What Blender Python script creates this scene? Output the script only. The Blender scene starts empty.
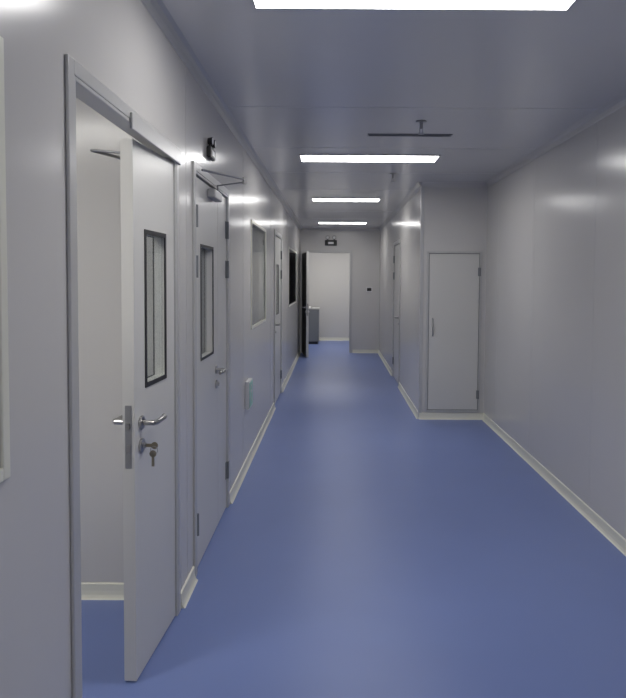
import bpy, bmesh, math
from mathutils import Vector, Matrix
sc = bpy.context.scene
sc.view_settings.view_transform = 'Standard'
sc.view_settings.look = 'None'

# ------------------------------------------------------------ materials
def mat(name, col, rough=0.5, metal=0.0, noise=0.0, nscale=3.0, bump=0.0, emis=None, estr=0.0, coat=0.0, spec=0.5, bdist=0.01):
    m = bpy.data.materials.new(name); m.use_nodes = True
    nt = m.node_tree; b = nt.nodes['Principled BSDF']
    b.inputs['Base Color'].default_value = (*col, 1)
    b.inputs['Roughness'].default_value = rough
    b.inputs['Metallic'].default_value = metal
    b.inputs['Coat Weight'].default_value = coat
    b.inputs['Coat Roughness'].default_value = 0.12
    b.inputs['Specular IOR Level'].default_value = spec
    if emis:
        b.inputs['Emission Color'].default_value = (*emis, 1)
        b.inputs['Emission Strength'].default_value = estr
    if noise > 0 or bump > 0:
        tc = nt.nodes.new('ShaderNodeTexCoord')
        n = nt.nodes.new('ShaderNodeTexNoise'); n.inputs['Scale'].default_value = nscale
        n.inputs['Detail'].default_value = 2
        nt.links.new(tc.outputs['Object'], n.inputs['Vector'])
        if noise > 0:
            r = nt.nodes.new('ShaderNodeMapRange')
            r.inputs['To Min'].default_value = 1 - noise; r.inputs['To Max'].default_value = 1 + noise
            nt.links.new(n.outputs['Fac'], r.inputs['Value'])
            h = nt.nodes.new('ShaderNodeVectorMath'); h.operation = 'SCALE'
            h.inputs[0].default_value = col
            nt.links.new(r.outputs['Result'], h.inputs['Scale'])
            nt.links.new(h.outputs['Vector'], b.inputs['Base Color'])
        if bump > 0:
            bp = nt.nodes.new('ShaderNodeBump'); bp.inputs['Strength'].default_value = bump
            bp.inputs['Distance'].default_value = bdist
            nt.links.new(n.outputs['Fac'], bp.inputs['Height'])
            nt.links.new(bp.outputs['Normal'], b.inputs['Normal'])
    return m

M_wall = mat('wall_panel_paint', (0.625, 0.610, 0.590), 0.21, noise=0.02, nscale=1.5, bump=0.12, spec=.6)
M_ceil = mat('ceiling_panel_paint', (0.72, 0.71, 0.70), 0.19, noise=0.02, nscale=1.2, bump=0.12, spec=.75)
M_floor = mat('blue_vinyl', (0.172, 0.232, 0.49), 0.36, noise=0.05, nscale=2.0, bump=0.03, spec=.45)
M_trim = mat('trim_ivory', (0.78, 0.77, 0.67), 0.4)
M_alu = mat('trim_aluminium', (0.56, 0.56, 0.56), 0.3, metal=0.2)
M_door = mat('door_paint', (0.66, 0.65, 0.62), 0.28, noise=0.015, nscale=2)
M_frame = mat('door_frame_paint', (0.54, 0.535, 0.525), 0.30, metal=0.15)
M_joint = mat('panel_joint', (0.52, 0.51, 0.50), 0.5)
M_frame_d = mat('gap_dark', (0.16, 0.16, 0.17), 0.5)
M_black = mat('black_gasket', (0.015, 0.015, 0.017), 0.4)
M_steel = mat('brushed_steel', (0.48, 0.47, 0.46), 0.28, metal=1.0)
M_closer = mat('closer_grey', (0.38, 0.38, 0.39), 0.35, metal=0.6)
M_lamp = mat('led_panel', (1, 1, 1), 0.5, emis=(1.0, 0.987, 0.972), estr=15.5)
M_lampR = mat('room_led_panel', (1, 1, 1), 0.5, emis=(1.0, 0.98, 0.93), estr=27.0)
M_white = mat('white_plastic', (0.7, 0.7, 0.7), 0.35)
M_green = mat('green_sign', (0.30, 0.56, 0.46), 0.4)
M_cab = mat('grey_cabinet', (0.20, 0.21, 0.22), 0.4)
M_leaf_shade = mat('leaf_shade', (0.05, 0.05, 0.055), 0.5)  # shadow colour for the unlit side of the end door leaf
M_brass = mat('key_metal', (0.4, 0.36, 0.28), 0.35, metal=1.0)

M_glass = bpy.data.materials.new('window_glass'); M_glass.use_nodes = True
nt = M_glass.node_tree; nt.nodes.clear()
o = nt.nodes.new('ShaderNodeOutputMaterial'); mx = nt.nodes.new('ShaderNodeMixShader')
t = nt.nodes.new('ShaderNodeBsdfTransparent'); g = nt.nodes.new('ShaderNodeBsdfGlossy')
fr = nt.nodes.new('ShaderNodeFresnel')
ge = nt.nodes.new('ShaderNodeNewGeometry'); mr = nt.nodes.new('ShaderNodeMapRange')
mr.inputs['To Min'].default_value = 1.4; mr.inputs['To Max'].default_value = 1 / 1.4
nt.links.new(ge.outputs['Backfacing'], mr.inputs['Value']); nt.links.new(mr.outputs['Result'], fr.inputs['IOR'])
t.inputs['Color'].default_value = (0.90, 0.92, 0.92, 1); g.inputs['Roughness'].default_value = 0.03
nt.links.new(fr.outputs[0], mx.inputs[0]); nt.links.new(t.outputs[0], mx.inputs[1])
nt.links.new(g.outputs[0], mx.inputs[2]); nt.links.new(mx.outputs[0], o.inputs[0])

# ------------------------------------------------------------ mesh helpers
def empty(name, loc=(0, 0, 0), rz=0.0, parent=None):
    e = bpy.data.objects.new(name, None); e.location = loc; e.rotation_euler = (0, 0, rz)
    e.empty_display_size = 0.1
    sc.collection.objects.link(e)
    if parent: e.parent = parent
    return e

def obj(name, bm, m, parent=None, bevel=0.0, smooth=False, loc=None):
    bmesh.ops.recalc_face_normals(bm, faces=bm.faces[:])
    me = bpy.data.meshes.new(name); bm.to_mesh(me); bm.free()
    ob = bpy.data.objects.new(name, me); sc.collection.objects.link(ob)
    ms = m if isinstance(m, (list, tuple)) else [m]
    for q in ms: me.materials.append(q)
    if parent: ob.parent = parent
    if loc: ob.location = loc
    if smooth:
        for p in me.polygons: p.use_smooth = True
    if bevel > 0:
        b = ob.modifiers.new('bevel', 'BEVEL'); b.width = bevel; b.segments = 3
        b.limit_method = 'ANGLE'; b.angle_limit = math.radians(40)
    return ob

def addbox(bm, x0, x1, y0, y1, z0, z1, mi=0):
    v = [bm.verts.new((x, y, z)) for x in (x0, x1) for y in (y0, y1) for z in (z0, z1)]
    for f in ((0, 1, 3, 2), (4, 6, 7, 5), (0, 4, 5, 1), (2, 3, 7, 6), (0, 2, 6, 4), (1, 5, 7, 3)):
        fc = bm.faces.new([v[i] for i in f]); fc.material_index = mi

def box(name, x0, x1, y0, y1, z0, z1, m, parent=None, bevel=0.0):
    bm = bmesh.new(); addbox(bm, x0, x1, y0, y1, z0, z1)
    return obj(name, bm, m, parent, bevel)

def boxes(name, lst, m, parent=None, bevel=0.0):
    bm = bmesh.new()
    for b in lst: addbox(bm, *b)
    return obj(name, bm, m, parent, bevel)

def panel(name, axis, p0, p1, u0, u1, z0, z1, holes, m, parent=None):
    """welded wall slab with rectangular holes. axis 'x': thickness along x, u = y ; axis 'y': thickness along y, u = x"""
    us = sorted(set([u0, u1] + [h[0] for h in holes] + [h[1] for h in holes]))
    zs = sorted(set([z0, z1] + [h[2] for h in holes] + [h[3] for h in holes]))
    bm = bmesh.new(); vc = {}
    def V(u, z, s):
        k = (u, z, s)
        if k not in vc:
            p = p1 if s else p0
            vc[k] = bm.verts.new((p, u, z) if axis == 'x' else (u, p, z))
        return vc[k]
    def solid(i, j):
        if i < 0 or j < 0 or i >= len(us) - 1 or j >= len(zs) - 1: return False
        cu = (us[i] + us[i + 1]) / 2; cz = (zs[j] + zs[j + 1]) / 2
        return not any(h[0] < cu < h[1] and h[2] < cz < h[3] for h in holes)
    for i in range(len(us) - 1):
        for j in range(len(zs) - 1):
            if not solid(i, j): continue
            a, b, c, d = us[i], us[i + 1], zs[j], zs[j + 1]
            for s in (0, 1):
                bm.faces.new([V(a, c, s), V(b, c, s), V(b, d, s), V(a, d, s)])
            if not solid(i - 1, j): bm.faces.new([V(a, c, 0), V(a, d, 0), V(a, d, 1), V(a, c, 1)])
            if not solid(i + 1, j): bm.faces.new([V(b, c, 0), V(b, d, 0), V(b, d, 1), V(b, c, 1)])
            if not solid(i, j - 1): bm.faces.new([V(a, c, 0), V(b, c, 0), V(b, c, 1), V(a, c, 1)])
            if not solid(i, j + 1): bm.faces.new([V(a, d, 0), V(b, d, 0), V(b, d, 1), V(a, d, 1)])
    return obj(name, bm, m, parent)

def profile_run(bm, pts, p_start, p_end, out):
    ra = [bm.verts.new((p_start[0] + out[0] * d, p_start[1] + out[1] * d, z)) for d, z in pts]
    rb = [bm.verts.new((p_end[0] + out[0] * d, p_end[1] + out[1] * d, z)) for d, z in pts]
    n = len(pts)
    for i in range(n):
        j = (i + 1) % n
        bm.faces.new([ra[i], ra[j], rb[j], rb[i]])
    bm.faces.new(ra); bm.faces.new(list(reversed(rb)))

def cyl(bm, p0, p1, r, seg=20, r2=None):
    p0 = Vector(p0); p1 = Vector(p1); d = p1 - p0
    q = d.to_track_quat('Z', 'Y').to_matrix().to_4x4()
    mtx = Matrix.Translation((p0 + p1) / 2) @ q
    bmesh.ops.create_cone(bm, cap_ends=True, segments=seg, radius1=r, radius2=(r if r2 is None else r2), depth=d.length, matrix=mtx)

def tube(name, pts, r, m, parent=None):
    cu = bpy.data.curves.new(name, 'CURVE'); cu.dimensions = '3D'; cu.bevel_depth = r; cu.bevel_resolution = 4
    s = cu.splines.new('POLY'); s.points.add(len(pts) - 1)
    for i, p in enumerate(pts): s.points[i].co = (*p, 1)
    cu.use_fill_caps = True
    ob = bpy.data.objects.new(name, cu); sc.collection.objects.link(ob)
    cu.materials.append(m)
    if parent: ob.parent = parent
    return ob

# ------------------------------------------------------------ dimensions
H = 2.52
XL, XR, XN = -0.69, 1.615, 0.918     # left wall, right wall, narrow right wall
T = 0.05
YB, YR, YE = -3.0, 6.67, 12.70      # behind, recess wall, end wall
YEND = 15.3
DZ = 2.02

box('floor', -3.2, 2.6, YB - .1, YEND + .1, -0.1, 0.0, M_floor)
box('ceiling', -3.2, 2.6, YB - .1, YEND + .1, H, H + 0.1, M_ceil)

D1 = (1.66, 2.72); D2 = (3.10, 4.04); D3 = (7.25, 8.15)
WIN = [(0.10, 1.29), (5.22, 6.28), (9.50, 11.40)]
WZ = (1.09, 1.96)
holes = [(a, b, 0, DZ) for a, b in (D1, D2, D3)] + [(a, b, *WZ) for a, b in WIN]
panel('wall_left', 'x', XL - T, XL, YB, YE, 0, H, holes, M_wall)
panel('wall_right', 'x', XR, XR + T, YB, YR + T, 0, H, [], M_wall)
panel('wall_recess', 'y', YR, YR + T, XN + T, XR, 0, H, [], M_wall)
D4 = (8.75, 9.62)
panel('wall_right_far', 'x', XN, XN + T, YR, YE, 0, H, [(D4[0], D4[1], 0, DZ)], M_wall)
EX0, EX1, EZ = -0.665, 0.325, 2.04
panel('wall_end', 'y', YE, YE + T, -2.0, 2.0, 0, H, [(EX0, EX1, 0, EZ)], M_wall)
panel('wall_back', 'y', YB - T, YB, -3.0, XR + T, 0, H, [], M_wall)
panel('wall_side_outer', 'x', -3.0 - T, -3.0, YB, YE, 0, H, [], M_wall)
panel('wall_side_partition', 'y', 2.87, 2.92, -3.0, XL - T, 0, H, [], M_wall)
panel('wall_side_partition_far', 'y', 8.6, 8.65, -3.0, XL - T, 0, H, [], M_wall)
panel('wall_end_room_back', 'y', YEND, YEND + T, -2.0, 2.0, 0, H, [], M_wall)
panel('wall_end_room_left', 'x', -2.0 - T, -2.0, YE, YEND, 0, H, [], M_wall)
panel('wall_end_room_right', 'x', 2.0, 2.0 + T, YE, YEND, 0, H, [], M_wall)
panel('wall_closet', 'x', 2.0, 2.05, YR + T, YE, 0, H, [], M_wall)

# ------------------------------------------------------------ baseboards & coves
BP = [(0, 0), (0.026, 0), (0.018, 0.006), (0.012, 0.018), (0.009, 0.036), (0.008, 0.066), (0, 0.070)]
CP = [(0, H), (0.045, H), (0.028, H - .008), (0.014, H - .022), (0.006, H - .045), (0, H - .05)]
def run(name, segs, P, m):
    bm = bmesh.new()
    for a, b, out in segs: profile_run(bm, P, a, b, out)
    return obj(name, bm, m)
c = 0.055
run('baseboard_left', [((XL, YB), (XL, D1[0] - c), (1, 0)), ((XL, D1[1] + c), (XL, D2[0] - c), (1, 0)),
                       ((XL, D2[1] + c), (XL, D3[0] - c), (1, 0)), ((XL, D3[1] + c), (XL, YE), (1, 0))], BP, M_trim)
run('baseboard_right', [((XR, YB), (XR, YR), (-1, 0))], BP, M_trim)
run('baseboard_recess', [((XN, YR), (XR, YR), (0, -1))], BP, M_trim)
run('baseboard_right_far', [((XN, YR), (XN, D4[0] - c), (-1, 0)), ((XN, D4[1] + c), (XN, YE), (-1, 0))], BP, M_trim)
run('baseboard_end', [((EX1 + c, YE), (XN, YE), (0, -1))], BP, M_trim)
run('baseboard_end_room', [((-2, YEND), (2, YEND), (0, -1))], BP, M_trim)
run('baseboard_side_room', [((-3, 2.87), (XL - T, 2.87), (0, -1))], BP, M_trim)
run('trim_cove_left', [((XL, YB), (XL, YE), (1, 0))], CP, M_alu)
run('trim_cove_right', [((XR, YB), (XR, YR), (-1, 0))], CP, M_wall)
run('trim_cove_recess', [((XN, YR), (XR, YR), (0, -1))], CP, M_wall)
run('trim_cove_right_far', [((XN, YR), (XN, YE), (-1, 0))], CP, M_wall)
run('trim_cove_end', [((XL, YE), (XN, YE), (0, -1))], CP, M_wall)
box('trim_corner', XN - .006, XN + .030, YR - .006, YR + .030, 0.02, H - .002, M_alu, bevel=.006)

boxes('trim_joint_left', [(XL, XL + .001, y - .0015, y + .0015, .072, H - .05) for y in (-1.1, 2.93, 4.75, 6.8, 9.2, 12.0)], M_joint)
boxes('trim_joint_right', [(XR - .001, XR, y - .0015, y + .0015, .072, H - .05) for y in (-.9, .3, 1.5, 2.7, 3.9, 5.1, 6.2)], M_joint)
boxes('trim_joint_ceiling', [(XL + .045, XR - .045, y - .003, y + .003, H - .001, H) for y in (.4, 1.6, 3.8, 4.95, 6.1)]
      + [(XL + .045, XN - .045, y - .003, y + .003, H - .001, H) for y in (7.25, 9.5, 10.7, 12.0)], M_alu)

# ------------------------------------------------------------ door parts
def casing_x(parent, X, a, b, zt, side, w=0.04, wall_t=T):
    s = side
    x_in, x_out = (X - wall_t - .006, X + .008) if s > 0 else (X - .008, X + wall_t + .006)
    l = [(x_in, x_out, a, a + .012, 0, zt), (x_in, x_out, b - .012, b, 0, zt),
         (x_in, x_out, a + .012, b - .012, zt - .012, zt)]
    for (f0, f1) in (((X + .0005, X + .010) if s > 0 else (X - .010, X - .0005)),
                     ((X - wall_t - .012, X - wall_t - .0005) if s > 0 else (X + wall_t + .0005, X + wall_t + .012))):
        l.append((f0, f1, a - w, a, 0, zt + w)); l.append((f0, f1, b, b + w, 0, zt + w))
        l.append((f0, f1, a, b, zt, zt + w))
    boxes('frame', l, M_frame, parent, bevel=.003)

def lever_set(parent, u, z, sgn, toward, keys=False):
    f = sgn * 0.0225
    bm = bmesh.new()
    cyl(bm, (u, f, z), (u, f + sgn * .009, z), .026, 28)
    cyl(bm, (u, f + sgn * .008, z), (u, f + sgn * .055, z), .010, 16)
    cyl(bm, (u, f, z - .085), (u, f + sgn * .009, z - .085), .026, 28)
    cyl(bm, (u, f + sgn * .008, z - .085), (u, f + sgn * .020, z - .085), .011, 16)
    obj('rose', bm, M_steel, parent, bevel=.002)
    tube('lever', [(u, f + sgn * .050, z), (u + toward * .012, f + sgn * .058, z), (u + toward * .05, f + sgn * .058, z + .001),
                   (u + toward * .10, f + sgn * .056, z), (u + toward * .125, f + sgn * .046, z - .001)], .0095, M_steel, parent)
    if keys:
        bm = bmesh.new()
        zz = z - .085
        addbox(bm, u - .002, u + .002, f + sgn * .020, f + sgn * .045, zz - .006, zz + .006)
        cyl(bm, (u - .002, f + sgn * .052, zz), (u + .002, f + sgn * .052, zz), .013, 20)
        addbox(bm, u + .010, u + .013, f + sgn * .045, f + sgn * .055, zz - .075, zz - .03)
        cyl(bm, (u + .010, f + sgn * .050, zz - .028), (u + .013, f + sgn * .050, zz - .028), .013, 20)
        obj('key', bm, M_brass, parent)
        ring = [(u + .006, f + sgn * (.052 + .014 * math.cos(a)), zz - .016 + .014 * math.sin(a)) for a in [i * math.pi / 8 for i in range(17)]]
        tube('key_ring', ring, .0012, M_steel, parent)

def hinge(parent, u, z, sgn):
    bm = bmesh.new()
    f = sgn * .0225
    cyl(bm, (u, f + sgn * .010, z - .055), (u, f + sgn * .010, z + .055), .010, 14)
    addbox(bm, u - .004, u + .032, min(f, f + sgn * .003), max(f, f + sgn * .003), z - .055, z + .055)
    obj('hinge', bm, M_cab, parent)

def leaf(parent, loc, rz, w, h=2.0, win=None, lever=None, hinge_side=0, hinges=(.25, 1.55, 1.8), plate=False, m=None, name='leaf', keys=False, gasket=.010):
    L = empty(name, loc, rz, parent)
    m = m or M_door
    hz = 0.008
    holes = [(win[0], win[1], win[2], win[3])] if win else []
    panel('slab', 'y', -.0225, .0225, 0, w, hz, h, holes, m, L)
    if win:
        a, b, z0, z1 = win
        l = []
        for s in (-1, 1):
            y0, y1 = sorted((s * .0215, s * .0260))
            q = gasket
            l += [(a - q, a + .004, y0, y1, z0 - q, z1 + q), (b - .004, b + q, y0, y1, z0 - q, z1 + q),
                  (a + .004, b - .004, y0, y1, z0 - q, z0 + .004), (a + .004, b - .004, y0, y1, z1 - .004, z1 + q)]
        boxes('window_gasket', l, M_black, L, bevel=.001)
        box('window_glass', a, b, .012, .018, z0, z1, M_glass, L)
    if lever is not None:
        lever_set(L, w - .06, .955, 1, -1, keys); lever_set(L, w - .06, .955, -1, -1)
    if plate:
        box('lock_plate', w, w + .002, -.012, .012, .80, 1.03, M_closer, L)
        bm = bmesh.new(); addbox(bm, w, w + .010, -.006, .006, .945, .965); addbox(bm, w, w + .004, -.007, .007, .86, .885)
        obj('latch', bm, M_steel, L)
    if hinge_side:
        for z in hinges: hinge(L, 0, z, hinge_side)
    return L

# door 1 : left, unequal double door, leaf ajar into the side room
d1 = empty('door_1')
casing_x(d1, XL, *D1, DZ, 1)
boxes('header', [(XL + .010, XL + .020, 2.10, D1[1] + .04, 1.985, DZ + .02)], M_frame, d1, bevel=.003)
ang = math.atan2(-.48, -.030)
L1 = leaf(d1, (XL - .023, D1[1] - .016, 0), ang, 0.455, h=1.985, win=(.12, .335, 1.09, 1.66), lever=1, plate=True, keys=True, gasket=.014)
box('closer_body', .10, .32, -.075, -.0265, 1.90, 1.965, M_closer, L1, bevel=.008)
tube('closer_arm', [(.30, -.05, 1.95), (.30, -.05, 1.965), (.36, -.17, 1.965), (.08, -.10, 1.97)], .006, M_closer, L1)
leaf(d1, (XL - T - .03, D1[0] - .03, 0), math.pi, 0.55, h=2.0, name='leaf_open')

# door 2 : left, closed double door
d2 = empty('door_2')
casing_x(d2, XL, *D2, DZ, 1)
L2 = leaf(d2, (XL - .026, D2[0] + .014, 0), math.pi / 2, .62, win=(.15, .47, 1.07, 1.66), lever=1, hinge_side=-1)
L2b = leaf(d2, (XL - .026, D2[1] - .014, 0), -math.pi / 2, .288, hinge_side=1, name='leaf_small')
box('closer_body', XL - .002, XL + .042, 3.42, 3.64, 1.93, 1.98, M_closer, d2, bevel=.008)
tube('closer_arm', [(XL + .022, 3.60, 1.975), (XL + .022, 3.60, 2.02), (XL + .19, 3.50, 2.025), (XL + .19, 3.50, 2.04), (XL + .018, 3.20, 2.04)], .006, M_closer, d2)
bm = bmesh.new(); cyl(bm, (XL + .19, 3.5, 2.015), (XL + .19, 3.5, 2.05), .012, 16); obj('closer_elbow', bm, M_steel, d2)

# door 3
d3 = empty('door_3')
casing_x(d3, XL, *D3, DZ, 1)
leaf(d3, (XL - .026, D3[1] - .014, 0), -math.pi / 2, D3[1] - D3[0] - .028, win=(.30, .58, 1.07, 1.66), lever=1, hinge_side=1)

# door 4
d4 = empty('door_4')
casing_x(d4, XN, *D4, DZ, -1)
leaf(d4, (XN + .026, D4[1] - .014, 0), -math.pi / 2, D4[1] - D4[0] - .028, lever=1, hinge_side=-1)

# door 5 : recess hatch door
d5 = empty('door_5')
hx0, hx1, hz0, hz1 = 1.005, 1.545, .10, 1.775
y = YR
q = .022
boxes('frame', [(hx0 - q, hx0, y - .012, y, hz0 - q, hz1 + q), (hx1, hx1 + q, y - .012, y, hz0 - q, hz1 + q),
                (hx0, hx1, y - .012, y, hz1, hz1 + q), (hx0, hx1, y - .012, y, hz0 - q, hz0)], M_frame, d5, bevel=.002)
box('gap', hx0, hx1, y - .0015, y, hz0, hz1, M_frame_d, d5)
box('leaf', hx0 + .006, hx1 - .006, y - .010, y - .0015, hz0 + .006, hz1 - .006, M_door, d5, bevel=.002)
for z in (.27, 1.58):
    bm = bmesh.new(); cyl(bm, (hx1 - .002, y - .018, z - .045), (hx1 - .002, y - .018, z + .045), .009, 14)
    addbox(bm, hx1 - .02, hx1 + .01, y - .015, y - .010, z - .045, z + .045); obj('hinge', bm, M_cab, d5)
tube('pull_handle', [(hx0 + .045, y - .010, .90), (hx0 + .045, y - .042, .91), (hx0 + .045, y - .042, 1.07), (hx0 + .045, y - .010, 1.08)], .007, M_closer, d5)

# door 6
d6 = empty('door_6')
w = .04
l = []
for f0, f1 in ((YE - .012, YE - .0005), (YE + T + .0005, YE + T + .012)):
    l += [(EX1, EX1 + w, f0, f1, 0, EZ + w), (EX0 - .02, EX0, f0, f1, 0, EZ + w), (EX0, EX1, f0, f1, EZ, EZ + w)]
l += [(EX0, EX0 + .012, YE - .006, YE + T + .006, 0, EZ), (EX1 - .012, EX1, YE - .006, YE + T + .006, 0, EZ),
      (EX0 + .012, EX1 - .012, YE - .006, YE + T + .006, EZ - .012, EZ)]
boxes('frame', l, M_frame, d6, bevel=.002)
ang6 = math.atan2(-.80, .13)
L6 = leaf(d6, (EX0 + .035, YE - .03, 0), ang6, .80, h=2.02, lever=1, plate=True, hinge_side=0)
box('shaded_face', .01, .79, -.0245, -.0226, .02, 2.0, M_leaf_shade, L6)  # dark sheet painting the shadow on the leaf's left face

# ------------------------------------------------------------ windows (left wall)
for i, (a, b) in enumerate(WIN):
    wn = empty('window_%d' % (i + 1))
    z0, z1 = WZ; w = .022
    l = []
    for f0, f1 in ((XL - .0005, XL + .008), (XL - T - .010, XL - T + .0005)):
        l += [(f0, f1, a - w, a + .006, z0 - w, z1 + w), (f0, f1, b - .006, b + w, z0 - w, z1 + w),
              (f0, f1, a + .006, b - .006, z0 - w, z0 + .006), (f0, f1, a + .006, b - .006, z1 - .006, z1 + w)]
    boxes('frame', l, M_trim, wn, bevel=.003)
    k = .03
    boxes('glass_border', [(XL - .012, XL - .008, a, a + k, z0, z1), (XL - .012, XL - .008, b - k, b, z0, z1),
                           (XL - .012, XL - .008, a + k, b - k, z0, z0 + k), (XL - .012, XL - .008, a + k, b - k, z1 - k, z1)],
          M_black if i == 2 else M_frame_d, wn)
    box('glass', XL - .008, XL - .003, a, b, z0, z1, M_glass, wn)

# ------------------------------------------------------------ ceiling lamps
def lamp(x0, x1, y0, y1, m=M_lamp):
    p = empty('ceiling_light')
    f = .010
    boxes('housing', [(x0 - f, x1 + f, y0 - f, y0, H - .010, H), (x0 - f, x1 + f, y1, y1 + f, H - .010, H),
                      (x0 - f, x0, y0, y1, H - .010, H), (x1, x1 + f, y0, y1, H - .010, H)], M_alu, p, bevel=.002)
    box('diffuser', x0, x1, y0, y1, H - .008, H - .0005, m, p)
lamp(-.30, .87, 2.12, 2.41)
lamp(-.30, .87, -.88, -.58)
lamp(-.285, .86, 5.22, 5.49)
lamp(-.28, .57, 7.99, 8.26)
lamp(-.28, .57, 11.28, 11.55)
lamp(-2.3, -1.1, 1.2, 1.5, M_lampR)
lamp(-.6, .6, 13.8, 14.1, M_lampR)
lamp(-2.3, -1.1, 5.0, 5.3, mat('side_led', (1, 1, 1), .5, emis=(1, 1, .98), estr=16.0))

# ------------------------------------------------------------ small fixtures
def emergency(loc, rz, k=1.0):
    p = empty('emergency_light', loc, rz)       # local: back on y=0, faces -y
    box('body', -.11 * k, .11 * k, -.040 * k, 0, -.06 * k, .04 * k, M_black, p, bevel=.008)
    for s in (-1, 1):
        bm = bmesh.new()
        cyl(bm, (s * .06 * k, -.02 * k, .035 * k), (s * .06 * k, -.02 * k, .06 * k), .010 * k, 12)
        cyl(bm, (s * .06 * k, -.004 * k, .085 * k), (s * .06 * k, -.045 * k, .085 * k), .026 * k, 24, .036 * k)
        obj('lamp_head', bm, M_black, p)
        bm = bmesh.new(); cyl(bm, (s * .06 * k, -.045 * k, .085 * k), (s * .06 * k, -.048 * k, .085 * k), .028 * k, 24); obj('lens', bm, M_white, p)
    box('label', -.05 * k, .05 * k, -.0415 * k, -.040 * k, -.035 * k, .005, M_white, p)
emergency((-.07, YE, 2.24), 0, 1.1)
emergency((XL + .001, 3.46, 2.18), math.pi / 2, .62)

p = empty('exit_sign', (XL, 4.95, .58), math.pi / 2)
box('housing', -.10, .10, -.034, 0, -.11, .11, M_white, p, bevel=.006)
box('sign_face', -.088, .088, -.037, -.034, -.098, .098, M_green, p, bevel=.001)
bm = bmesh.new()
cyl(bm, (.0, -.037, .06), (.0, -.039, .06), .014, 16)
for q in ((-.01, .015, .0, .05), (-.05, -.01, .02, .035), (.015, .045, .01, .025), (-.012, .0, -.06, .0), (.004, .03, -.05, -.03)):
    addbox(bm, q[0], q[1], -.039, -.037, q[2], q[3])
obj('running_figure', bm, M_white, p)

p = empty('wall_thermostat', (.71, YE, 1.29), 0)
box('plate', -.06, .06, -.012, 0, -.05, .05, M_white, p, bevel=.003)
box('display', -.045, .045, -.015, -.012, -.03, .035, M_black, p, bevel=.002)

for (x, yy) in ((.56, 4.12), (.565, 6.12)):
    p = empty('fire_sprinkler', (x, yy, H), 0)
    bm = bmesh.new(); cyl(bm, (0, 0, -.006), (0, 0, 0), .035, 24); cyl(bm, (0, 0, -.05), (0, 0, -.005), .011, 14)
    cyl(bm, (0, 0, -.082), (0, 0, -.078), .020, 20)
    cyl(bm, (.010, 0, -.078), (.010, 0, -.05), .002, 8); cyl(bm, (-.010, 0, -.078), (-.010, 0, -.05), .002, 8)
    obj('head', bm, M_closer, p)
p = empty('air_vent', (.53, 4.50, H), 0)
boxes('rim', [(-.30, .30, -.030, -.022, -.006, 0), (-.30, .30, .022, .030, -.006, 0), (-.30, -.29, -.022, .022, -.006, 0), (.29, .30, -.022, .022, -.006, 0)], M_cab, p, bevel=.001)
boxes('louvre', [(-.29, .29, -.018 + i * .014, -.013 + i * .014, -.005, -.001) for i in range(3)], M_frame_d, p)

p = empty('low_cabinet', (-.62, 14.65, 0), 0)
box('carcass', -.35, .27, -.28, .28, .06, .80, M_cab, p, bevel=.004)
box('top', -.36, .28, -.29, .29, .80, .83, M_frame, p, bevel=.004)
box('plinth', -.33, .25, -.25, .26, 0, .06, M_black, p)
boxes('door_panel', [(-.34, -.045, -.295, -.28, .08, .78), (-.035, .26, -.295, -.28, .08, .78)], M_cab, p, bevel=.003)
boxes('knob', [(-.075, -.06, -.315, -.295, .5, .6), (-.02, -.005, -.315, -.295, .5, .6)], M_steel, p, bevel=.002)

# ------------------------------------------------------------ world & camera
wd = bpy.data.worlds.new('World'); sc.world = wd; wd.use_nodes = True
wd.node_tree.nodes['Background'].inputs[0].default_value = (.02, .02, .025, 1)
wd.node_tree.nodes['Background'].inputs[1].default_value = .3
cd = bpy.data.cameras.new('Camera'); cam = bpy.data.objects.new('Camera', cd); sc.collection.objects.link(cam)
cd.sensor_fit = 'HORIZONTAL'; cd.sensor_width = 36; cd.lens = 36 * 627 / 626
pitch = 2.4
off = 627 * math.tan(math.radians(pitch))
cd.shift_x = -21 / 626; cd.shift_y = -(69.5 - off) / 626; cd.clip_start = .02
R = Matrix.Rotation(math.radians(90 - pitch), 3, 'X') @ Matrix.Rotation(math.radians(.35), 3, 'Z')
cam.location = (0, 0, 1.49); cam.rotation_euler = R.to_euler()
sc.camera = cam
